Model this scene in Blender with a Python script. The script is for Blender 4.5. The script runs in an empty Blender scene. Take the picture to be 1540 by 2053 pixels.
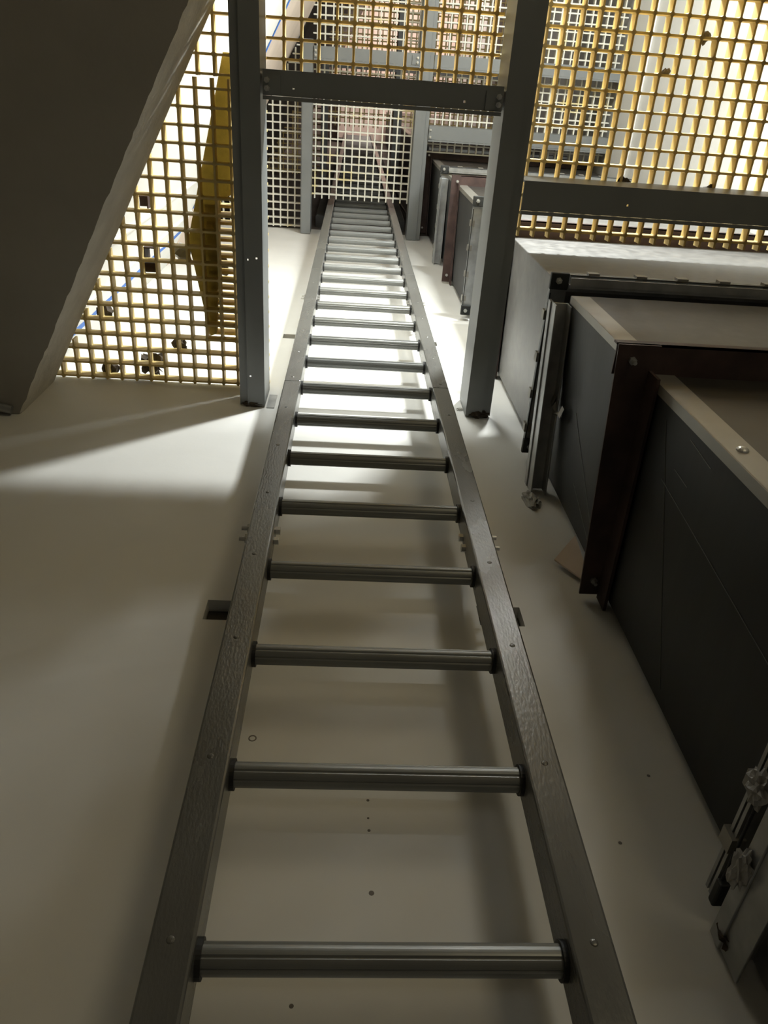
import bpy, bmesh, math, random
from mathutils import Vector, Matrix
random.seed(7)
SC = bpy.context.scene
COL = SC.collection

# ------------------------------------------------------------------ camera
cam_data = bpy.data.cameras.new('camera')
cam = bpy.data.objects.new('camera', cam_data)
COL.objects.link(cam)
pitch, yaw, roll = math.radians(150.1745), math.radians(-6.8192), math.radians(-3.5992)
R = Matrix.Rotation(yaw, 4, 'Z') @ Matrix.Rotation(pitch, 4, 'X') @ Matrix.Rotation(roll, 4, 'Z')
cam.matrix_world = R
cam_data.sensor_fit = 'VERTICAL'
cam_data.sensor_height = 36.0
cam_data.sensor_width = 27.0
cam_data.lens = 36.0 * 1508.7 / 2053.0
cam_data.clip_start = 0.02
cam_data.clip_end = 100
SC.camera = cam

# ------------------------------------------------------------------ world, lights, exposure
SC.view_settings.view_transform = 'Standard'
SC.view_settings.look = 'None'
SC.view_settings.gamma = 1
SC.view_settings.use_curve_mapping = False
SC.view_settings.exposure = 0.0
world = bpy.data.worlds.new('World'); SC.world = world
world.use_nodes = True
world.node_tree.nodes['Background'].inputs[0].default_value = (0.9, 0.8, 0.65, 1)
world.node_tree.nodes['Background'].inputs[1].default_value = 0.01

def area(name, loc, target, sx, sy, power, color):
    l = bpy.data.lights.new(name, 'AREA'); l.shape = 'RECTANGLE'
    l.size = sx; l.size_y = sy; l.energy = power; l.color = color
    o = bpy.data.objects.new(name, l); COL.objects.link(o)
    o.location = loc
    o.rotation_euler = (Vector(target) - Vector(loc)).to_track_quat('-Z', 'Y').to_euler()
    return o
# work light standing on the floor above, between the first and second grating
area('work_light', (0.86, -0.96, 3.42), (0.0, 0.98, 2.1), 0.20, 0.09, 84, (0.96, 1.0, 0.985))
area('fill_light_low', (0.26, -1.05, 3.02), (0.1, 0.98, 2.6), 0.30, 0.16, 20, (0.96, 1.0, 0.985))  # added fill in place of light bounced off the white left wall
area('work_light_up', (1.38, -1.20, 3.60), (0.9, 0.0, 5.8), 0.5, 0.3, 52, (0.96, 1.0, 0.985))
# lights of the storeys higher up
area('upper_storey_light', (0.9, -2.4, 13.0), (0.1, 0.3, 16), 1.6, 1.6, 170, (1.0, 0.86, 0.78))
area('third_storey_light', (0.9, -1.3, 7.6), (0.2, 0.5, 9.2), 0.8, 0.4, 6, (1.0, 0.93, 0.85))
# dim light that reaches the lower landing through its doorway
area('doorway_light', (1.40, -2.7, 0.7), (-0.8, 0.98, 1.1), 0.75, 1.8, 12.0, (1.0, 0.86, 0.57))

# ------------------------------------------------------------------ materials
def mat(name, col, rough=0.6, metal=0.0, var=0.12, scale=6.0, bump=0.0, bscale=60.0, col2=None, detail=4,
        lo=0.35, hi=0.65, stretch=None, trans=0.0, spec=0.5, rvar=0.0):
    m = bpy.data.materials.new(name); m.use_nodes = True
    nt = m.node_tree; b = nt.nodes['Principled BSDF']
    b.inputs['Roughness'].default_value = rough
    b.inputs['Metallic'].default_value = metal
    b.inputs['Specular IOR Level'].default_value = spec
    tc = nt.nodes.new('ShaderNodeTexCoord'); mp = nt.nodes.new('ShaderNodeMapping')
    nt.links.new(tc.outputs['Object'], mp.inputs[0])
    if stretch: mp.inputs['Scale'].default_value = stretch
    n = nt.nodes.new('ShaderNodeTexNoise'); n.inputs['Scale'].default_value = scale; n.inputs['Detail'].default_value = detail
    nt.links.new(mp.outputs[0], n.inputs['Vector'])
    r = nt.nodes.new('ShaderNodeValToRGB')
    c2 = col2 if col2 else tuple(max(0, c * (1 - var * 2)) for c in col)
    r.color_ramp.elements[0].position = lo; r.color_ramp.elements[0].color = (*c2, 1)
    r.color_ramp.elements[1].position = hi; r.color_ramp.elements[1].color = (*col, 1)
    nt.links.new(n.outputs['Fac'], r.inputs[0]); nt.links.new(r.outputs[0], b.inputs['Base Color'])
    if rvar:
        mr = nt.nodes.new('ShaderNodeMapRange'); mr.inputs[3].default_value = rough - rvar; mr.inputs[4].default_value = rough + rvar
        nt.links.new(n.outputs['Fac'], mr.inputs[0]); nt.links.new(mr.outputs[0], b.inputs['Roughness'])
    if bump:
        n2 = nt.nodes.new('ShaderNodeTexNoise'); n2.inputs['Scale'].default_value = bscale; n2.inputs['Detail'].default_value = 5
        nt.links.new(mp.outputs[0], n2.inputs['Vector'])
        bp = nt.nodes.new('ShaderNodeBump'); bp.inputs['Strength'].default_value = bump; bp.inputs['Distance'].default_value = 0.004
        nt.links.new(n2.outputs['Fac'], bp.inputs['Height']); nt.links.new(bp.outputs[0], b.inputs['Normal'])
    if trans:
        t = nt.nodes.new('ShaderNodeBsdfTranslucent'); t.inputs[0].default_value = (*col, 1)
        mx = nt.nodes.new('ShaderNodeMixShader'); mx.inputs[0].default_value = trans
        nt.links.new(b.outputs[0], mx.inputs[1]); nt.links.new(t.outputs[0], mx.inputs[2])
        nt.links.new(mx.outputs[0], nt.nodes['Material Output'].inputs[0])
    return m

M = {}
M['plaster'] = mat('cream plaster', (.74, .73, .69), .62, var=.03, scale=3.5, bump=.12, bscale=35)
M['plaster_rough'] = mat('rough grey plaster', (.60, .57, .51), .85, var=.08, scale=9, bump=.9, bscale=45)
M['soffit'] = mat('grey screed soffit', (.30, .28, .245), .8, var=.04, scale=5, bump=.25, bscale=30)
M['pocket'] = mat('dark pocket', (.05, .05, .045), .9)
M['beam'] = mat('grey beam paint', (.19, .198, .194), .42, var=.06, scale=4, bump=.05, bscale=80, rvar=.06)
M['steel'] = mat('grey ladder enamel', (.165, .163, .150), .27, metal=.25, var=.14, scale=7, bump=.16, bscale=260, rvar=.1, detail=7, stretch=(1, 1, .35))
M['rung'] = mat('brushed rung metal', (.20, .205, .195), .36, metal=.35, var=.06, scale=10)
M['rubber'] = mat('black rubber', (.015, .015, .014), .6)
M['yellow'] = mat('yellow fibreglass', (.80, .64, .28), .5, var=.08, scale=14, trans=.26)
M['white_frp'] = mat('pale fibreglass', (.74, .72, .62), .5, var=.08, scale=6, col2=(.76, .66, .36), lo=.32, hi=.42)
M['yellow_panel'] = mat('yellow cover plate', (.56, .46, .17), .6, var=.2, scale=22, bump=.5, bscale=90, trans=.34)
M['galv'] = mat('galvanised sheet', (.46, .47, .47), .42, metal=.75, var=.12, scale=24, bump=.06, bscale=40, rvar=.08)
M['duct'] = mat('dark duct sheet', (.034, .036, .035), .5, metal=.3, scale=7, col2=(.020, .021, .021), stretch=(1, .4, 2.2), bump=.08, bscale=18, rvar=.08)  # darker sheet for the duct sides, the front uses a lighter one
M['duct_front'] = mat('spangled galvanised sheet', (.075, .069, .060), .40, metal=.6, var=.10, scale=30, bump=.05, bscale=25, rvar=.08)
M['duct_pale'] = mat('pale spangled galvanised sheet', (.24, .235, .225), .42, metal=.55, var=.12, scale=26, bump=.05, bscale=25, rvar=.08)
M['strip'] = mat('bright corner strip', (.31, .295, .26), .38, metal=.6, var=.08, scale=9, rvar=.06)
M['rust'] = mat('red oxide primer', (.07, .040, .034), .6, metal=.1, var=.25, scale=14, bump=.15, bscale=60)
M['tape'] = mat('blue masking tape', (.03, .17, .62), .6, var=.1)
M['bolt'] = mat('zinc bolt', (.62, .62, .6), .35, metal=.8)
M['dark_scrap'] = mat('brown scrap', (.07, .05, .03), .8, var=.3, scale=40)
M['foil'] = mat('torn grey foil', (.35, .34, .32), .5, metal=.2)
M['beige'] = mat('beige plaster', (.72, .60, .50), .75, var=.05)
M['pink_slab'] = mat('pale upper ceiling', (.80, .66, .58), .8, var=.12, scale=1.6)
M['dim_wall'] = mat('shaded brown upper wall', (.12, .10, .085), .85, var=.2, scale=3, bump=.3, bscale=20)  # dark brown puts the dim light above the second grating into the colour
M['cable'] = mat('black cable', (.02, .02, .02), .5)
M['concrete'] = mat('concrete floor', (.22, .20, .18), .85, var=.15, scale=4)
M['mortar'] = mat('pale mortar lump', (.46, .45, .40), .9, var=.15, scale=30, bump=.8, bscale=80)

# ------------------------------------------------------------------ mesh builder
class MB:
    def __init__(s): s.v = []; s.f = []
    def add(s, vs, fs):
        k = len(s.v); s.v += [tuple(v) for v in vs]; s.f += [tuple(i + k for i in f) for f in fs]; return s
    def box(s, x0, x1, y0, y1, z0, z1):
        return s.add([(x0,y0,z0),(x1,y0,z0),(x1,y1,z0),(x0,y1,z0),(x0,y0,z1),(x1,y0,z1),(x1,y1,z1),(x0,y1,z1)],
                     [(0,3,2,1),(4,5,6,7),(0,1,5,4),(1,2,6,5),(2,3,7,6),(3,0,4,7)])
    def prism(s, poly, z0, z1):
        n = len(poly)
        vs = [(x, y, z0) for x, y in poly] + [(x, y, z1) for x, y in poly]
        fs = [tuple(reversed(range(n))), tuple(range(n, 2 * n))] + [(i, (i + 1) % n, (i + 1) % n + n, i + n) for i in range(n)]
        return s.add(vs, fs)
    def sweep(s, a, b, prof, u, w):
        """extrude a 2D profile (in directions u, w) from a to b"""
        a, b, u, w = map(Vector, (a, b, u, w)); n = len(prof)
        vs = [a + u * p + w * q for p, q in prof] + [b + u * p + w * q for p, q in prof]
        fs = [tuple(reversed(range(n))), tuple(range(n, 2 * n))] + [(i, (i + 1) % n, (i + 1) % n + n, i + n) for i in range(n)]
        return s.add(vs, fs)
    def cyl(s, a, b, r, n=16, r2=None):
        a, b = Vector(a), Vector(b); d = (b - a).normalized()
        u = d.orthogonal().normalized(); w = d.cross(u)
        r2 = r if r2 is None else r2
        vs = [a + (u * math.cos(t) + w * math.sin(t)) * r for t in [2 * math.pi * i / n for i in range(n)]]
        vs += [b + (u * math.cos(t) + w * math.sin(t)) * r2 for t in [2 * math.pi * i / n for i in range(n)]]
        fs = [tuple(reversed(range(n))), tuple(range(n, 2 * n))] + [(i, (i + 1) % n, (i + 1) % n + n, i + n) for i in range(n)]
        return s.add(vs, fs)
    def tube(s, pts, r, n=8):
        for i in range(len(pts) - 1): s.cyl(pts[i], pts[i + 1], r, n)
        return s
    def dome(s, c, nrm, r, h, n=14, k=4):
        c = Vector(c); d = Vector(nrm).normalized(); u = d.orthogonal().normalized(); w = d.cross(u)
        vs = []; 
        for j in range(k):
            a = math.pi / 2 * j / k
            for i in range(n):
                t = 2 * math.pi * i / n
                vs.append(c + (u * math.cos(t) + w * math.sin(t)) * r * math.cos(a) + d * h * math.sin(a))
        vs.append(c + d * h)
        fs = []
        for j in range(k - 1):
            for i in range(n):
                fs.append((j*n+i, j*n+(i+1)%n, (j+1)*n+(i+1)%n, (j+1)*n+i))
        for i in range(n): fs.append(((k-1)*n+i, (k-1)*n+(i+1)%n, k*n))
        fs.append(tuple(reversed(range(n))))
        return s.add(vs, fs)
    def plate(s, axis, a0, a1, b0, b1, t0, t1, holes):
        """plate of thickness t0..t1 along axis with rectangular holes (a0,a1,b0,b1)"""
        A = sorted({a0, a1, *[h[0] for h in holes], *[h[1] for h in holes]})
        B = sorted({b0, b1, *[h[2] for h in holes], *[h[3] for h in holes]})
        for i in range(len(A) - 1):
            for j in range(len(B) - 1):
                ca, cb = (A[i] + A[i+1]) / 2, (B[j] + B[j+1]) / 2
                if any(h[0] < ca < h[1] and h[2] < cb < h[3] for h in holes): continue
                if axis == 'z': s.box(A[i], A[i+1], B[j], B[j+1], t0, t1)
                elif axis == 'y': s.box(A[i], A[i+1], t0, t1, B[j], B[j+1])
                else: s.box(t0, t1, A[i], A[i+1], B[j], B[j+1])
        return s
    def build(s, name, m, parent=None, bevel=0, smooth=False, merge=False):
        me = bpy.data.meshes.new(name); me.from_pydata(s.v, [], s.f)
        me.materials.append(m)
        bm = bmesh.new(); bm.from_mesh(me)
        if merge: bmesh.ops.remove_doubles(bm, verts=bm.verts, dist=1e-6)
        bmesh.ops.recalc_face_normals(bm, faces=bm.faces)
        bm.to_mesh(me); bm.free()
        o = bpy.data.objects.new(name, me); COL.objects.link(o)
        if parent:
            o.parent = parent
            o.matrix_parent_inverse = Matrix.Translation(-parent.location)
        if bevel:
            b = o.modifiers.new('bevel', 'BEVEL'); b.width = bevel; b.segments = 2; b.limit_method = 'ANGLE'; b.harden_normals = False
        if smooth:
            for p in me.polygons: p.use_smooth = True
        return o

def tag(o, label=None, cat=None, group=None, kind=None):
    if label: o['label'] = label
    if cat: o['category'] = cat
    if group: o['group'] = group
    if kind: o['kind'] = kind
    return o
def thing(name, label, cat, loc=(0, 0, 0), group=None):
    o = bpy.data.objects.new(name, None); COL.objects.link(o); o.location = loc
    o.empty_display_size = .1
    return tag(o, label, cat, group)
def adopt(o, parent):
    inv = o.matrix_parent_inverse.copy()
    o.parent = parent; o.matrix_parent_inverse = inv
def copy_tree(o, parent=None):
    c = o.copy(); COL.objects.link(c); c.parent = parent
    for ch in list(o.children): copy_tree(ch, c)
    return c

Y = 0.98            # face of the wall the ladder stands against
Z1, B1 = 2.57, 2.405   # underside of the first grating, underside of its beams
Z2, B2 = 5.90, 5.73
Z3, B3 = 9.20, 9.03
XR = 1.80           # right wall
# diagonal line of the left wall in plan
DA, DB = Vector((-1.017, .98, 0)), Vector((.35, -1.593, 0))
DD = (DB - DA).normalized(); DN = Vector((DD.y, -DD.x, 0)) * -1      # DN points into the shaft
if DN.x < 0: DN = -DN
def diag_x(y): return DA.x + (y - DA.y) * DD.x / DD.y

# ------------------------------------------------------------------ structure
pockets = [(-.272, -.185, 1.245, 1.312), (.307, .403, 1.255, 1.322), (-.275, -.19, 3.20, 3.262), (.31, .398, 3.205, 3.262)]
w = MB().plate('y', -3.0, XR + .2, -.9, Z2 + .05, Y, Y + .09, pockets)
w.box(-3.0, XR + .2, Y + .09, Y + .25, -.9, Z2 + .05)
tag(w.build('wall_back', M['plaster'], merge=False), kind='structure')
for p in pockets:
    MB().box(p[0] + .002, p[1] - .002, Y + .022, Y + .089, p[2] + .002, p[3] - .010).build('pocket_shade', M['rubber'], bpy.data.objects['wall_back'])  # black block stands in for the shade inside the pocket
w = MB().box(-3.0, XR + .2, Y, Y + .25, Z2 + .05, 16)
tag(w.build('wall_back_upper', M['dim_wall']), kind='structure')
tag(MB().box(XR, XR + .2, -3.4, Y, -.9, 16).build('wall_right', M['plaster']), kind='structure')
tag(MB().box(XR - .035, XR, -3.4, Y, 5.39, 5.72).build('trim_1', M['plaster'], bevel=.004), kind='structure')
tag(MB().box(-3.2, -3.0, -3.4, Y + .2, -.9, 2.6).build('wall_left_lower', M['plaster']), kind='structure')
tag(MB().box(-3.2, XR + .2, -3.6, -3.4, -.9, 16).build('wall_front', M['plaster']), kind='structure')
tag(MB().box(-3.2, XR + .2, -3.6, Y + .2, -1.0, -.9).build('floor', M['concrete']), kind='structure')

def rough_slab(name, z0, z1, mtop, seg=150, amp=.0032):
    """slab left of the diagonal edge, its cut edge uneven"""
    L = (DB - DA).length
    rnd = random.Random(int(z0 * 100)); 
    vs, fs = [], []
    rows = 8
    def nz(t, k): 
        return (.35 * math.sin(t * 5.3 + k * .6) + .25 * math.sin(t * 23.7 + 1.7 * math.sin(t * 3.1) + k * 1.3) + .55 * rnd.uniform(-1, 1)) * (.55 if k == 0 else .05)
    for i in range(seg + 1):
        t = L * i / seg
        base = DA + DD * t
        for j in range(rows + 1):
            z = z0 + (z1 - z0) * j / rows
            a = amp * (1.0 if 0 < j < rows else 1.6) * nz(t, j)
            off = a if j else a * 1.2 - .004
            if j == 0: z += .003 * nz(t * 1.7, 3)
            p = base + DN * off
            vs.append((p.x, p.y, z))
    for i in range(seg):
        for j in range(rows):
            a = i * (rows + 1) + j
            fs.append((a, a + rows + 1, a + rows + 2, a + 1))
    # soffit and top
    k = len(vs)
    n = rows + 1
    back = []
    for i in range(seg + 1):
        t = L * i / seg; base = DA + DD * t
        vs.append((-3.0, base.y, z0)); vs.append((-3.0, base.y, z1))
    for i in range(seg):
        fs.append((i * n, k + 2 * i, k + 2 * (i + 1), (i + 1) * n))
        fs.append((i * n + rows, (i + 1) * n + rows, k + 2 * (i + 1) + 1, k + 2 * i + 1))
    m = MB(); m.add(vs, fs)
    return m
m = rough_slab('ceiling_slab', 2.25, 2.555, None)
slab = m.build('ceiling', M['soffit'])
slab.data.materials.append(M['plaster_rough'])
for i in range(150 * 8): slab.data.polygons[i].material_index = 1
tag(slab, kind='structure')
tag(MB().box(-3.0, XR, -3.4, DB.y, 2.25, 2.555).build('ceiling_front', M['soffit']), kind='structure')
# diagonal wall standing on the slab edge
def diag_wall(name, z0, z1, m, off=0.0):
    a, b = DA - DN * off, DB - DN * off
    c, d = b - DN * .2, a - DN * .2
    a = a - DD * .1; d = d - DD * .1
    return tag(MB().prism([(a.x, a.y), (b.x, b.y), (c.x, c.y), (d.x, d.y)], z0, z1).build(name, m), kind='structure')
diag_wall('wall_left', 2.556, 4.45, M['plaster'], .02)
diag_wall('wall_left_upper', 4.45, 5.89, M['beige'], .018)
diag_wall('wall_left_third', 5.89, 16, M['dim_wall'], .02)
# slab beside the second grating, ceiling far up
tag(MB().box(-3.0, XR, -3.4, -1.55, 5.58, 5.89).build('ceiling_second', M['plaster']), kind='structure')
tag(MB().box(-3.0, XR, -3.4, Y, 16.0, 16.2).build('ceiling_top', M['pink_slab']), kind='structure')
tag(MB().box(-3.0, XR, -3.4, -1.55, 9.0, 9.19).build('ceiling_third', M['beige']), kind='structure')

# ------------------------------------------------------------------ gratings
def clip(poly, p, d):
    """interval of p + t d inside convex polygon (ccw)"""
    t0, t1 = -1e9, 1e9
    n = len(poly)
    for i in range(n):
        a, b = poly[i], poly[(i + 1) % n]
        nx, ny = -(b[1] - a[1]), b[0] - a[0]
        den = nx * d[0] + ny * d[1]; num = nx * (p[0] - a[0]) + ny * (p[1] - a[1])
        if abs(den) < 1e-9:
            if num < 0: return None
            continue
        t = -num / den
        if den > 0: t0 = max(t0, t)
        else: t1 = min(t1, t)
    return (t0, t1) if t1 - t0 > .01 else None
def grating(name, label, poly, z, px, py, m, p=.0508, h=.040, tb=.0064, tt=.0074, stub_hi=0.0, stub_lo=0.0, fil=.005, fillets=True):
    """moulded grid: bars through (px,py) at pitch p, tapered, with fillets in the cell corners"""
    mb = MB()
    xs = [q[0] for q in poly]; ys = [q[1] for q in poly]
    X = [px + p * k for k in range(math.ceil((min(xs) - px) / p), math.floor((max(xs) - px) / p) + 1)]
    Yl = [py + p * k for k in range(math.ceil((min(ys) - py) / p), math.floor((max(ys) - py) / p) + 1)]
    prof = [(-tb / 2, 0), (tb / 2, 0), (tt / 2, h), (-tt / 2, h)]
    for x in X:
        r = clip(poly, (x, 0), (0, 1))
        if r:
            a, b = r
            yy = [y for y in Yl if a - 1e-6 <= y <= b + 1e-6]
            if yy:
                b2 = min(b, yy[-1] + stub_hi) if stub_hi else b
                a2 = max(a, yy[0] - stub_lo) if stub_lo else a
                mb.sweep((x, a2, z), (x, b2, z), prof, (1, 0, 0), (0, 0, 1))
    for y in Yl:
        r = clip(poly, (0, y), (1, 0))
        if r: mb.sweep((r[0], y, z - .0004), (r[1], y, z - .0004), prof, (0, 1, 0), (0, 0, 1))
    if fillets:
        for x in X:
            for y in Yl:
                if all(((poly[(i+1) % len(poly)][0] - poly[i][0]) * (y - poly[i][1]) - (poly[(i+1) % len(poly)][1] - poly[i][1]) * (x - poly[i][0])) > .008 for i in range(len(poly))):
                    for sx in (-1, 1):
                        for sy in (-1, 1):
                            e = tb / 2 - .0005
                            mb.prism([(x + sx * e, y + sy * e), (x + sx * (e + fil), y + sy * e), (x + sx * (e + fil * .38), y + sy * (e + fil * .38)), (x + sx * e, y + sy * (e + fil))][::sx * sy], z, z + h * .98)
    o = mb.build(name, m)
    return tag(o, label, 'grating', 'grating floor panels')
def dpoly(y0, y1, x1, off=-.012):
    return [(min(diag_x(y0) + off, x1 - .01), y0), (x1, y0), (x1, y1), (diag_x(y1) + off, y1)]
G1 = grating('floor_grating', 'yellow grating panel left of the ladder, running up to the cream wall',
        dpoly(.016, .972, -.269), Z1, -.4300, .9610, M['yellow'], p=.0508, stub_hi=.010, stub_lo=.028)
grating('floor_grating', 'narrow yellow grating panel beside the rough slab, top left of the view',
        dpoly(-.40, .014, -.269), Z1, -.4190, -.0420, M['yellow'])
grating('floor_grating', 'yellow grating panel over the hatch cross beam, between the two long beams',
        [(-.266, -1.4), (.416, -1.4), (.416, .03), (-.266, .03)], Z1, -.2162, -.0937, M['yellow'])
grating('floor_grating', 'wide yellow grating panel on the right, above the air duct',
        [(.508, -.310), (XR - .01, -.310), (XR - .01, .405), (.508, .405)], Z1, .5450, .2300, M['yellow'], stub_hi=.024)
grating('floor_grating', 'yellow grating panel in front of the far right cross beam',
        [(.508, -1.5), (XR - .01, -1.5), (XR - .01, -.315), (.508, -.315)], Z1, .5450, -.2780, M['yellow'], h=.052, fillets=False)
# second storey
k2 = dict(p=.0519, h=.038, tb=.0085, tt=.0095, fillets=False)
grating('floor_grating', 'pale grating panel one storey up, left of the ladder beyond the beam',
        dpoly(-.20, .966, -.362), Z2, -.5206, .9025, M['white_frp'], stub_hi=.015, **k2)
grating('floor_grating', 'pale grating panel one storey up, ending just before the ladder top',
        [(-.30, -1.4), (.41, -1.4), (.41, .760), (-.30, .760)], Z2, -.2730, .7255, M['white_frp'], stub_hi=.03, **k2)
grating('floor_grating', 'pale grating panel one storey up on the right, beyond the wide yellow one',
        [(.50, -1.4), (XR - .02, -1.4), (XR - .02, .405), (.50, .405)], Z2, .5555, .3490, M['white_frp'], stub_hi=.03, **k2)
# third storey
k3 = dict(p=.0519, h=.038, tb=.011, tt=.012, fillets=False)
grating('floor_grating', 'small brown grid two storeys up, left of the ladder', dpoly(-.20, .94, -.37), Z3, -.52, .9, M['yellow'], **k3)
grating('floor_grating', 'small brown grid two storeys up, in front of the peach ceiling', [(-.30, -1.4), (.41, -1.4), (.41, .43), (-.30, .43)], Z3, -.27, .4, M['yellow'], **k3)
grating('floor_grating', 'small brown grid two storeys up, above the pale right panel', [(.50, -1.4), (XR - .02, -1.4), (XR - .02, .405), (.50, .405)], Z3, .55, .35, M['yellow'], **k3)

# ------------------------------------------------------------------ steel beams
def hexbolt(mb, c, n, r=.009, h=.007):
    n = Vector(n)
    mb.cyl(c, Vector(c) + n * h, r, 6)
    mb.cyl(Vector(c) + n * h, Vector(c) + n * (h + .012), r * .5, 10)
    return mb
def long_beam(label, x_web, side, y0, y1, zb, zt, flange=.060, lip=.028, holes=(), grp='steel beams carrying the gratings'):
    """angle beam running away from the wall; web on the hatch side, flange pointing to side"""
    t = .006
    th = thing('steel_channel', label, 'beam', (x_web, y1, zb), grp)
    xa, xb = sorted((x_web, x_web + side * flange))
    MB().plate('z', xa, xb, y0, y1, zb, zb + t, [(hx - .003, hx + .003, hy - .003, hy + .003) for hx, hy in holes]).build('bottom_flange', M['beam'], th)
    xa, xb = sorted((x_web, x_web + side * t))
    MB().box(xa, xb, y0, y1, zb + t, zt).build('web', M['beam'], th)
    xa, xb = sorted((x_web + side * (flange + .001), x_web + side * (flange + lip)))
    MB().box(xa, xb, y0, y1 - .002, zb + .008, zb + .014).build('ledger_lip', M['beam'], th)
    return th
def cross_beam(label, x0, x1, ya, yb, zb, zt, holes=(), grp='steel beams carrying the gratings', cleats=(1, 1)):
    t = .006
    th = thing('cross_channel', label, 'beam', (x0, ya, zb), grp)
    MB().plate('z', x0, x1, ya, yb - .011, zb, zb + t, [(hx - .003, hx + .003, hy - .003, hy + .003) for hx, hy in holes]).build('bottom_flange', M['beam'], th)
    MB().box(x0, x1, yb - .010, yb, zb - .002, zb + t).build('edge_lip', M['beam'], th)
    MB().box(x0, x1, ya, ya + t, zb + t, zt).build('web', M['beam'], th)
    for k, xe, sg in ((0, x0, 1), (1, x1, -1)):
        if not cleats[k]: continue
        a, b = sorted((xe, xe + sg * .048))
        c = MB().box(a, b, ya + .012, yb - .014, zb - .006, zb - .0005)
        a2, b2 = sorted((xe + sg * .001, xe + sg * .007))
        c.box(a2, b2, ya + .012, yb - .014, zb - .004, zb + .1)
        cl = c.build('cleat', M['beam'], th)
        for yy in (ya + .026, yb - .028): hexbolt(MB(), (xe + sg * .012, yy, zb - .006), (0, 0, -1), .008, .006).build('bolt', M['bolt'], cl)
    return th
g = 'beams of the first grating'
long_beam('long grey beam left of the ladder, running overhead from the wall', -.267, -1, -.25, Y - .004, B1, Z1 - .002, .057, .026,
          holes=[(-.312, .497), (-.286, .492), (-.313, .872)])
long_beam('long grey beam right of the ladder, running overhead from the wall', .419, 1, -1.5, Y - .004, B1, Z1 - .002, .056, .030, holes=[])
cross_beam('dark cross beam over the hatch, joining the two long beams', -.260, .412, -.014, .060, B1, Z1 - .002, holes=[(-.175, .028), (.305, .030)])
cross_beam('dark cross beam running right from the long beam above the air duct', .509, XR, .222, .316, B1, Z1 - .002, holes=[(.83, .272)], cleats=(0, 0))
cross_beam('grey cross beam at the top right corner under the yellow grating', .74, XR, -.345, -.262, B1, Z1 - .002, cleats=(0, 0))
long_beam('pale upper beam left of the ladder, one storey up', -.293, -1, -.22, Y - .004, B2, Z2 - .002, .066, .006)
long_beam('pale upper beam right of the ladder, one storey up', .404, 1, -1.5, Y - .004, B2, Z2 - .002, .07, .026)
cross_beam('pale upper cross beam seen through the yellow hatch grating', -.286, .403, -.185, -.105, B2, Z2 - .002)
cross_beam('pale upper cross beam seen through the wide yellow right grating', .503, XR, -.185, -.105, B2, Z2 - .002, cleats=(0, 0))
cross_beam('pale upper cross beam beside the air duct, right of the ladder top', .503, XR, .229, .325, B2, Z2 - .002, cleats=(1, 0))
long_beam('small beam two storeys up left of the ladder', -.293, -1, -.22, Y - .004, B3, Z3 - .002, .066, .006)
long_beam('small beam two storeys up right of the ladder', .404, 1, -1.5, Y - .004, B3, Z3 - .002, .07, .02)
cross_beam('small cross beam two storeys up between the two beams', -.286, .403, -.2, -.11, B3, Z3 - .002, cleats=(0, 0))
cross_beam('small cross beam two storeys up, right of the beams', .503, XR, -.2, -.11, B3, Z3 - .002, cleats=(0, 0))

# ------------------------------------------------------------------ ladder
LX0, LX1 = -.134, .2705
lad = thing('wall_ladder', 'long grey metal ladder rising against the cream wall through the hatch', 'ladder', (.068, .835, -.9))
def rail(x0, x1, z0, z1):
    return MB().box(x0, x1, .800, .862, z0, z1)
for x0, x1, s in ((-.183, -.134, -1), (.2705, .3195, 1)):
    for (za, zb) in ((-.9, 2.19), (2.1905, 3.76), (3.7605, 9.0), (9.001, 15.2)):
        r = rail(x0, x1, za, zb).build('rail', M['steel'], lad, bevel=.0035)
    # splice plates with bolts at the joints
    for zj in (1.36, 3.37):
        xo = x0 if s < 0 else x1
        a, b = sorted((xo, xo + s * .004))
        pl = MB().box(a, b, .830, .880, zj - .035, zj + .06).build('splice_plate', M['galv'], lad)
        for dz in (-.012, .03): hexbolt(MB(), (xo + s * .004, .845, zj + dz), (s, 0, 0), .010, .008).build('bolt', M['bolt'], pl)
        xi = x1 if s < 0 else x0
        for dz in (-.012, .03): MB().cyl((xi, .848, zj + dz), (xi - s * .009, .848, zj + dz), .009, 6).build('nut', M['bolt'], pl)
# rungs: ribbed tube with black end collars
def rung_profile():
    pr = []
    n = 48
    for i in range(n):
        t = 2 * math.pi * i / n
        r = .0172 - (.0014 if i in (2, 14, 20, 27, 33, 40) else 0)
        pr.append((math.cos(t) * r, math.sin(t) * r))
    return pr
z0 = .473
proto = MB().sweep((LX0 - .002, .835, z0), (LX1 + .002, .835, z0), rung_profile(), (0, 1, 0), (0, 0, 1)).build('rung', M['rung'], lad)
cols = [MB().cyl((xa, .835, z0), (xb, .835, z0), .0215, 28).build('end_collar', M['rubber'], proto) for xa, xb in ((LX0, LX0 + .006), (LX1 - .006, LX1))]
for c in cols: c.matrix_parent_inverse = Matrix.Identity(4)
rivs = [MB().dome((x, .8005, z0), (0, -1, 0), .005, .002).build('rivet', M['steel'], lad) for x in (-.160, .297)]
for k in [-5, -4, -3, -2, -1] + list(range(1, 58)):
    r = proto.copy(); COL.objects.link(r); adopt(r, lad); r.location.z = k * .25
    for c0 in cols:
        c = c0.copy(); COL.objects.link(c); adopt(c, r)
    if -2 < k < 14:
        for v0 in rivs:
            v = v0.copy(); COL.objects.link(v); adopt(v, lad); v.location.z = k * .25

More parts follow.
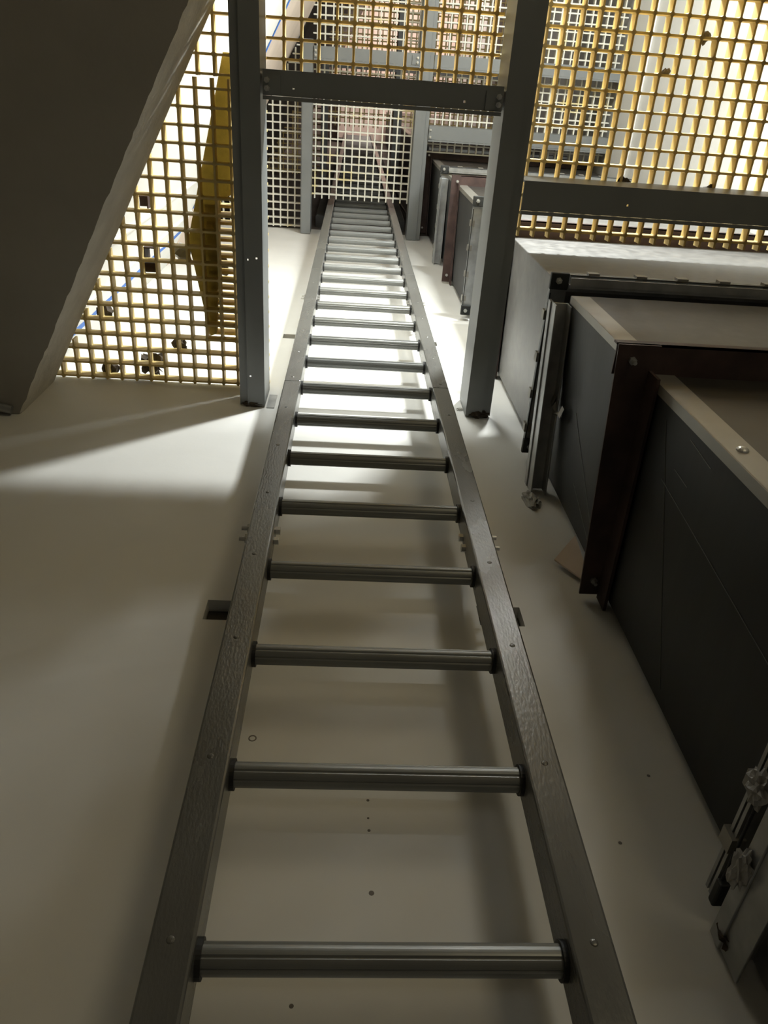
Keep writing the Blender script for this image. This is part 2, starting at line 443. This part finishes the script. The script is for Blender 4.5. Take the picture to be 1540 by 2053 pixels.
# ------------------------------------------------------------------ air duct
DX, DY = .588, .455
duct = thing('air_duct', 'large dark galvanised air duct riser with flanged joints, right of the ladder', 'duct', (1.1, .7, -.9))
XE = 1.72
def section(z0, z1, dx=0, m='duct', strip=True, front='duct_front'):
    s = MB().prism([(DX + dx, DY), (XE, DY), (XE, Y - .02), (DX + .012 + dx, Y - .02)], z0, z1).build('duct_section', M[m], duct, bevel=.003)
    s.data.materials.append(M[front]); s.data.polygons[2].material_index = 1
    if not strip: return s
    # corner cover strip: broad leg on the front face, short return on the side
    c = MB().box(DX + dx - .002, DX + dx + .046, DY - .003, DY - .0005, z0 + .02, z1 - .02)
    c.box(DX + dx - .0035, DX + dx - .001, DY - .003, DY + .016, z0 + .02, z1 - .02)
    c.build('corner_strip', M['strip'], s)
    return s
galv_z = [.60, 2.06, 3.62, 4.98, 6.6, 8.2, 9.8]
rust_z = [1.37, 2.86, 4.42, 5.98, 7.4, 9.0]
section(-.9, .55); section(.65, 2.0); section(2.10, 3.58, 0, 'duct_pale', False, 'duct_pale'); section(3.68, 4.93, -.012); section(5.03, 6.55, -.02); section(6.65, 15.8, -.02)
def galv_joint(z, out, chan=True, dx=0, drop=0.0):
    """pair of slip flanges held by clips, with a corner piece"""
    xo, yo = DX + dx - out, DY - out
    f = MB()
    f.prism([(xo, yo), (XE, yo), (XE, DY + .01), (DX + dx + .01, DY + .01), (DX + dx + .01, Y - .03), (xo, Y - .03)], z + .040, z + .046)
    f.prism([(xo, yo), (XE, yo), (XE, DY + .01), (DX + dx + .01, DY + .01), (DX + dx + .01, Y - .03), (xo, Y - .03)], z + .030, z + .036)
    f.box(xo + .045, XE, yo + .022, yo + .030, z - .004, z + .030)
    f.box(xo + .045, XE, yo + .002, yo + .022, z - .006, z - .002)
    fl = f.build('slip_flange', M['galv'], duct)
    x = xo + .10
    while x < XE - .05:
        MB().box(x, x + .030, yo - .006, yo + .014, z + .026, z + .052).build('flange_clip', M['strip'], fl); x += .125 + random.uniform(-.012, .012)
    y = yo + .10
    while y < Y - .06:
        MB().box(xo - .006, xo + .014, y, y + .026, z + .026, z + .052).build('flange_clip', M['strip'], fl); y += .115 + random.uniform(-.01, .01)
    MB().cyl((xo + .05, yo + .001, z + .022), (XE, yo + .001, z + .022), .0022, 8).build('drive_rod', M['rubber'], fl)
    MB().cyl((xo + .001, yo + .05, z + .022), (xo + .001, Y - .05, z + .022), .0022, 8).build('drive_rod', M['rubber'], fl)
    for cy in (yo - .006, Y - .075):
        MB().box(xo - .006, xo + .045, cy, cy + .045, z + .012, z + .026).build('corner_piece', M['duct'], fl, bevel=.003)
    for cy in (yo + .014, Y - .052): hexbolt(MB(), (xo + .016, cy, z + .012), (0, 0, -1), .009, .006).build('bolt', M['bolt'], fl)
    if chan:
        # open steel channel bearing the joint along the side
        c = MB(); a0, a1 = yo + .060, Y - .004
        xw = DX + dx - out - .004
        dr = drop
        for (p0, p1, q0, q1) in ((0, .004, -.075, -.005), (.004, .040, -.045, -.041), (.038, .042, -.085, -.041), (-.004, 0, -.030, -.005)):
            c.sweep((xw, a0, z), (xw - dr * .10, a1, z - dr), [(p0, q0), (p1, q0), (p1, q1), (p0, q1)], (1, 0, 0), (0, 0, 1))
        c.build('support_channel', M['galv'], duct, bevel=.001)
    return fl
galv_joint(.60, .052); galv_joint(2.055, .036, drop=.125); galv_joint(3.62, .036, False); galv_joint(4.99, .040, True, -.012); galv_joint(6.6, .04, False)
def rust_angle(z, ox, oy, oxb, depth=.05, dx=0):
    """red oxide stiffening angle round the duct"""
    x0, x1 = DX + dx - ox, DX + dx - oxb
    a = MB()
    t = .005
    # side leg, flat side down, slightly out of square
    a.prism([(x0, DY - oy), (DX + dx + .004, DY - oy), (DX + dx + .010, Y - .012), (x1, Y - .012)], z, z + t)
    a.prism([(DX + dx - .010, DY - .012), (DX + dx - .004, DY - .012), (DX + dx + .006, Y - .004), (DX + dx - .001, Y - .004)], z - depth, z)
    o = a.build('side_angle', M['rust'], duct)
    a = MB()
    a.box(x0, XE, DY - oy, DY, z + .002 + t, z + .002 + 2 * t)
    a.box(x0 + .02, XE, DY - t - .001, DY - .001, z + .012, z + .012 + depth)
    a.box(x0, XE, DY - oy, DY - oy + .004, z + .007, z + .03)
    o2 = a.build('front_angle', M['rust'], duct)
    hexbolt(MB(), (x0 + .032, DY - oy + .03, z), (0, 0, -1), .008, .006).build('bolt', M['bolt'], o)
    hexbolt(MB(), (x1 + .025, Y - .05, z), (0, 0, -1), .008, .006).build('bolt', M['bolt'], o)
rust_angle(1.365, .078, .060, .042)
rust_angle(2.86, .045, .058, .045)
rust_angle(4.41, .045, .05, .045, dx=-.01)
rust_angle(6.02, .055, .055, .055, dx=-.02)
rust_angle(7.5, .05, .05, .05, dx=-.02)
MB().dome((.612, DY - .003, 1.03), (0, -1, 0), .010, .006).build('strip_screw', M['bolt'], duct)


# ------------------------------------------------------------------ things lying on the first grating
rnd = random.Random(3)
ZT = Z1 + .047
cov = thing('cover_panel', 'yellow panel of grating with cover plate lying flat beside the long left beam', 'panel', (-.45, .3, ZT))
MB().prism([(-.40, -.05), (-.36, -.05), (-.36, .33), (-.425, .36), (-.455, .80), (-.478, .81), (-.535, .49)], ZT + .004, ZT + .034).build('cover_plate', M['yellow_panel'], cov, bevel=.002)
for k in range(17):
    y = .375 + k * .0262
    MB().box(-.475 + .0005 * k, -.375, y, y + .009, ZT + .006, ZT + .056).build('rib', M['yellow'], cov)
MB().box(-.376, -.368, .34, .80, ZT + .004, ZT + .056).build('edge_bar', M['yellow'], cov)

def scrap(name, label, cat, c, size, m, flat=.4, n=2, amp=.35):
    bm = bmesh.new(); bmesh.ops.create_icosphere(bm, subdivisions=n, radius=1)
    for v in bm.verts:
        k = 1 + rnd.uniform(-amp, amp)
        v.co = Vector((v.co.x * size * k, v.co.y * size * k * rnd.uniform(.8, 1.1), v.co.z * size * flat * k))
    zmin = min(v.co.z for v in bm.verts)
    for v in bm.verts: v.co.z -= zmin
    me = bpy.data.meshes.new(name); bm.to_mesh(me); bm.free(); me.materials.append(m)
    o = bpy.data.objects.new(name, me); COL.objects.link(o); o.location = c
    return tag(o, label, cat)
scrap('rubbish_scrap', 'ragged dark scrap on the left grating close to the rough slab edge', 'rubbish', (-.838, .748, ZT), .026, M['dark_scrap'], .9)
scrap('rubbish_scrap', 'dark green flattened scrap on the last row of the left grating by the wall', 'rubbish', (-.838, .945, ZT - .012), .030, M['dark_scrap'], .4)
scrap('fibre_tuft', 'brown hairy tuft of fibre on the left grating next to the wall', 'rubbish', (-.690, .935, ZT), .034, M['dark_scrap'], .7, 3, .8)
scrap('rubbish_scrap', 'small brown leaf-like scrap on the left grating just above the hairy tuft', 'rubbish', (-.585, .853, ZT), .024, M['dark_scrap'], .4, 2, .6)
scrap('rubbish_scrap', 'torn black leaf on the yellow cover panel by the long left beam', 'rubbish', (-.445, .585, ZT + .057), .028, M['dark_scrap'], .5, 2, .7)
scrap('plaster_lump', 'pale lump of plaster beside the yellow cover panel', 'rubbish', (-.560, .535, ZT), .034, M['foil'], .8)
scrap('rubbish_scrap', 'dark chip on the right grating near the top right corner', 'rubbish', (1.03, -.181, ZT), .018, M['dark_scrap'], .3)
scrap('rubbish_scrap', 'tiny dark chip on the right grating left of the corner chip', 'rubbish', (.935, -.084, ZT), .013, M['dark_scrap'], .3)
scrap('rubbish_scrap', 'dark scrap along the right cross beam, left one of two', 'rubbish', (.858, .228, ZT - .044), .022, M['dark_scrap'], .4)
scrap('rubbish_scrap', 'dark scrap along the right cross beam, right one of two', 'rubbish', (1.141, .233, ZT - .044), .019, M['dark_scrap'], .4)
b = thing('metal_bracket', 'short brown channel bracket standing on the left grating near the blue tape', 'bracket', (-.664, .54, ZT))
MB().box(-.683, -.645, .520, .524, ZT, ZT + .07).box(-.683, -.679, .524, .565, ZT, ZT + .07).box(-.649, -.645, .524, .565, ZT, ZT + .07).build('channel', M['rust'], b)
MB().box(-.690, -.640, .570, .600, ZT, ZT + .012).build('foot', M['rust'], b)
b = MB().box(-.693, -.655, .362, .366, ZT, ZT + .05).box(-.693, -.655, .366, .400, ZT + .046, ZT + .05).box(-.659, -.655, .366, .400, ZT, ZT + .046).build('metal_bracket', M['rust'])
tag(b, 'small brown open box bracket on the left grating beside the slab edge', 'bracket')

# blue masking tape and battens on the diagonal wall
def on_diag(t, z, off): 
    p = DA + DD * t + DN * off
    return Vector((p.x, p.y, z))
def strip_on_diag(name, t0, z0, t1, z1, wdt, m, off, label, cat, kind=None, thick=.001, jag=0):
    mb = MB(); n = 24
    horiz = abs(z1 - z0) < abs(t1 - t0)
    L, Rr = [], []
    for i in range(n + 1):
        f = i / n; t = t0 + (t1 - t0) * f; z = z0 + (z1 - z0) * f
        a = wdt / 2 + jag * rnd.uniform(-1, 1); c = wdt / 2 + jag * rnd.uniform(-1, 1)
        if horiz: L.append(on_diag(t, z - a, off)); Rr.append(on_diag(t, z + c, off))
        else: L.append(on_diag(t - a, z, off)); Rr.append(on_diag(t + c, z, off))
    k = n + 1
    vs = L + Rr + [p + DN * thick for p in L] + [p + DN * thick for p in Rr]
    fs = []
    for i in range(n):
        fs += [(i, i+1, k+i+1, k+i), (2*k+i, 3*k+i, 3*k+i+1, 2*k+i+1), (i, 2*k+i, 2*k+i+1, i+1), (k+i, k+i+1, 3*k+i+1, 3*k+i)]
    fs += [(0, k, 3*k, 2*k), (n, 2*k+n, 3*k+n, k+n)]
    mb.add(vs, fs)
    o = mb.build(name, m)
    return tag(o, label, cat, kind=kind)
strip_on_diag('masking_tape', .15, 2.62, .22, 4.40, .030, M['tape'], -.0195, 'blue masking tape running up the white diagonal wall behind the left grating', 'tape', jag=.004)
strip_on_diag('masking_tape', .35, 4.45, 2.2, 4.45, .045, M['tape'], -.0175, 'blue masking tape running level where white and bare plaster meet', 'tape', jag=.006)
strip_on_diag('trim_2', .28, 2.56, .34, 4.40, .012, M['plaster'], -.0195, None, None, 'structure', .012)
strip_on_diag('trim_3', .52, 2.56, .58, 4.40, .012, M['plaster'], -.0195, None, None, 'structure', .012)

# ------------------------------------------------------------------ details on the walls
for i, (x, z, r) in enumerate([(.063, .803, .0025), (.063, .770, .002), (.064, .748, .0025), (.066, .647, .004), (-.034, .499, .003), (.536, .863, .003), (.447, .733, .003)]):
    MB().dome((x, Y, z), (0, -1, 0), r, .0006, 9, 2).build('paint_fleck', M['rubbish'] if 'rubbish' in M else M['concrete'], bpy.data.objects['wall_back'])
ring = MB()
for k in range(20):
    a0, a1 = 2 * math.pi * k / 20, 2 * math.pi * (k + 1) / 20
    ring.cyl((-.132 + .006 * math.cos(a0), Y, .926 + .006 * math.sin(a0)), (-.132 + .006 * math.cos(a1), Y, .926 + .006 * math.sin(a1)), .0012, 6)
ring.build('paint_ring', M['concrete'], bpy.data.objects['wall_back'])

def lump(name, label, cat, c, sx, sy, sz, m, amp=.3, sub=3):
    bm = bmesh.new(); bmesh.ops.create_icosphere(bm, subdivisions=sub, radius=1)
    for v in bm.verts:
        k = 1 + rnd.uniform(-amp, amp)
        v.co = Vector((v.co.x * sx * k, v.co.y * sy * k, v.co.z * sz * k))
    me = bpy.data.meshes.new(name); bm.to_mesh(me); bm.free(); me.materials.append(m)
    o = bpy.data.objects.new(name, me); COL.objects.link(o); o.location = c
    return tag(o, label, cat)
lump('mortar_lump', 'rough mortar blob where the duct support channel meets the wall', 'mortar', (.528, Y - .004, 1.815), .022, .012, .045, M['mortar'])
lump('mortar_lump', 'brown crumbly packing under the wall end of the long right beam', 'mortar', (.463, Y - .012, 2.415), .036, .014, .022, M['dark_scrap'], .4)
lump('mortar_lump', 'brown crumbly packing under the wall end of the long left beam', 'mortar', (-.308, Y - .008, 2.412), .036, .010, .010, M['dark_scrap'], .3)
lump('mortar_lump', 'pale mortar dab on the wall beside the right beam end', 'mortar', (.408, Y, 2.47), .012, .006, .012, M['mortar'])
tag(MB().box(-.262, -.235, Y - .003, Y + .002, 2.40, 2.52).build('wall_shim', M['galv']), 'small pale metal shim plate on the wall beside the left beam end', 'plate')
# pipe stub and cut end at the foot of the slab edge
tag(MB().cyl((-1.10, Y - .035, 2.236), (-1.035, Y - .02, 2.236), .013, 16).build('pipe_stub', M['galv']), 'grey capped pipe stub under the slab corner at the left edge', 'pipe')
# torn foil, cardboard wedge
fo = MB(); n = 7
pts = [(.583, .745 + rnd.uniform(-.01, .01), 1.97 - .022 * k) for k in range(n)]
for k in range(n - 1):
    a, b = pts[k], pts[k + 1]; wd = .018 + .012 * math.sin(k * 1.4)
    fo.add([(a[0] - .004 * (k % 2), a[1] - wd, a[2]), (a[0] - .012, a[1], a[2]), (a[0], a[1] + wd * .7, a[2]), (b[0] - .004, b[1] - wd, b[2]), (b[0] - .012 * (k % 2), b[1], b[2]), (b[0], b[1] + wd * .7, b[2])],
           [(0, 1, 4, 3), (1, 2, 5, 4)])
tag(fo.build('torn_foil', M['foil']), 'torn strip of grey foil hanging on the side of the duct', 'foil')
cw = MB().add([(.520, .965, 1.50), (.580, .930, 1.56), (.583, .968, 1.40), (.520, .969, 1.50), (.580, .934, 1.56), (.583, .972, 1.40)], [(0, 1, 2), (3, 5, 4), (0, 3, 4, 1), (1, 4, 5, 2), (2, 5, 3, 0)])
tag(cw.build('cardboard_wedge', M['beige']), 'beige triangular scrap of board wedged between duct and wall', 'board')

# ------------------------------------------------------------------ far up the shaft
for x, lab in ((-.235, 'dark box added on the wall left of the upper ladder'), (.37, 'dark box added on the wall right of the upper ladder')):
    t = thing('dark_filler', lab, 'filler', (x, .9, 6.1))
    MB().box(x - .035, x + .035, .90, Y - .002, 6.05, 12.6).build('casing', M['cable'], t)  # dark boxes added to blacken the wall beside the upper ladder
    MB().box(x - .028, x + .028, .893, .90, 6.05, 12.6).build('lid', M['pocket'], t)
pts = [(.448 + .008 * math.sin(i * .7), .93 + .008 * math.sin(i * 1.3), 6.0 + i * .2) for i in range(15)]
tag(MB().tube(pts, .012, 8).build('hanging_cable', M['cable']), 'black cable running up the wall right of the upper ladder', 'cable')
tag(MB().box(-.30, .42, -.10, .90, 15.2, 15.9).build('plenum_box', M['pink_slab']), 'large peach coloured box at the very top of the shaft above the ladder', 'box')

# torn sealing strip and grime at the lowest duct joint, scuffs on the duct side
for c, sz, lab in (((.512, .70, .60), (.010, .022, .020), 'torn sealing lump on the lowest duct joint, nearest the camera side'),
                   ((.522, .83, .585), (.009, .030, .016), 'torn sealing lump in the middle of the lowest duct joint'),
                   ((.545, .955, .575), (.018, .016, .022), 'dark crumbly lump where the lowest duct joint meets the wall')):
    lump('sealing_lump', lab, 'sealant', c, *sz, M['foil'] if 'dark' not in lab else M['dark_scrap'], .35)
for (y0, z0_, y1, z1_) in ((.50, 1.26, .93, 1.02), (.60, 1.22, .66, .72), (.86, 1.70, .95, 1.45), (.70, 1.78, .90, 1.50), (.49, 1.15, .50, 1.06), (.56, 1.18, .565, 1.12)):
    x = DX + .012 * (y0 - DY) / (Y - .02 - DY) - .0005
    x1 = DX + .012 * (y1 - DY) / (Y - .02 - DY) - .0005
    MB().cyl((x, y0, z0_), (x1, y1, z1_), .0007, 5).build('scratch', M['rung'], duct)
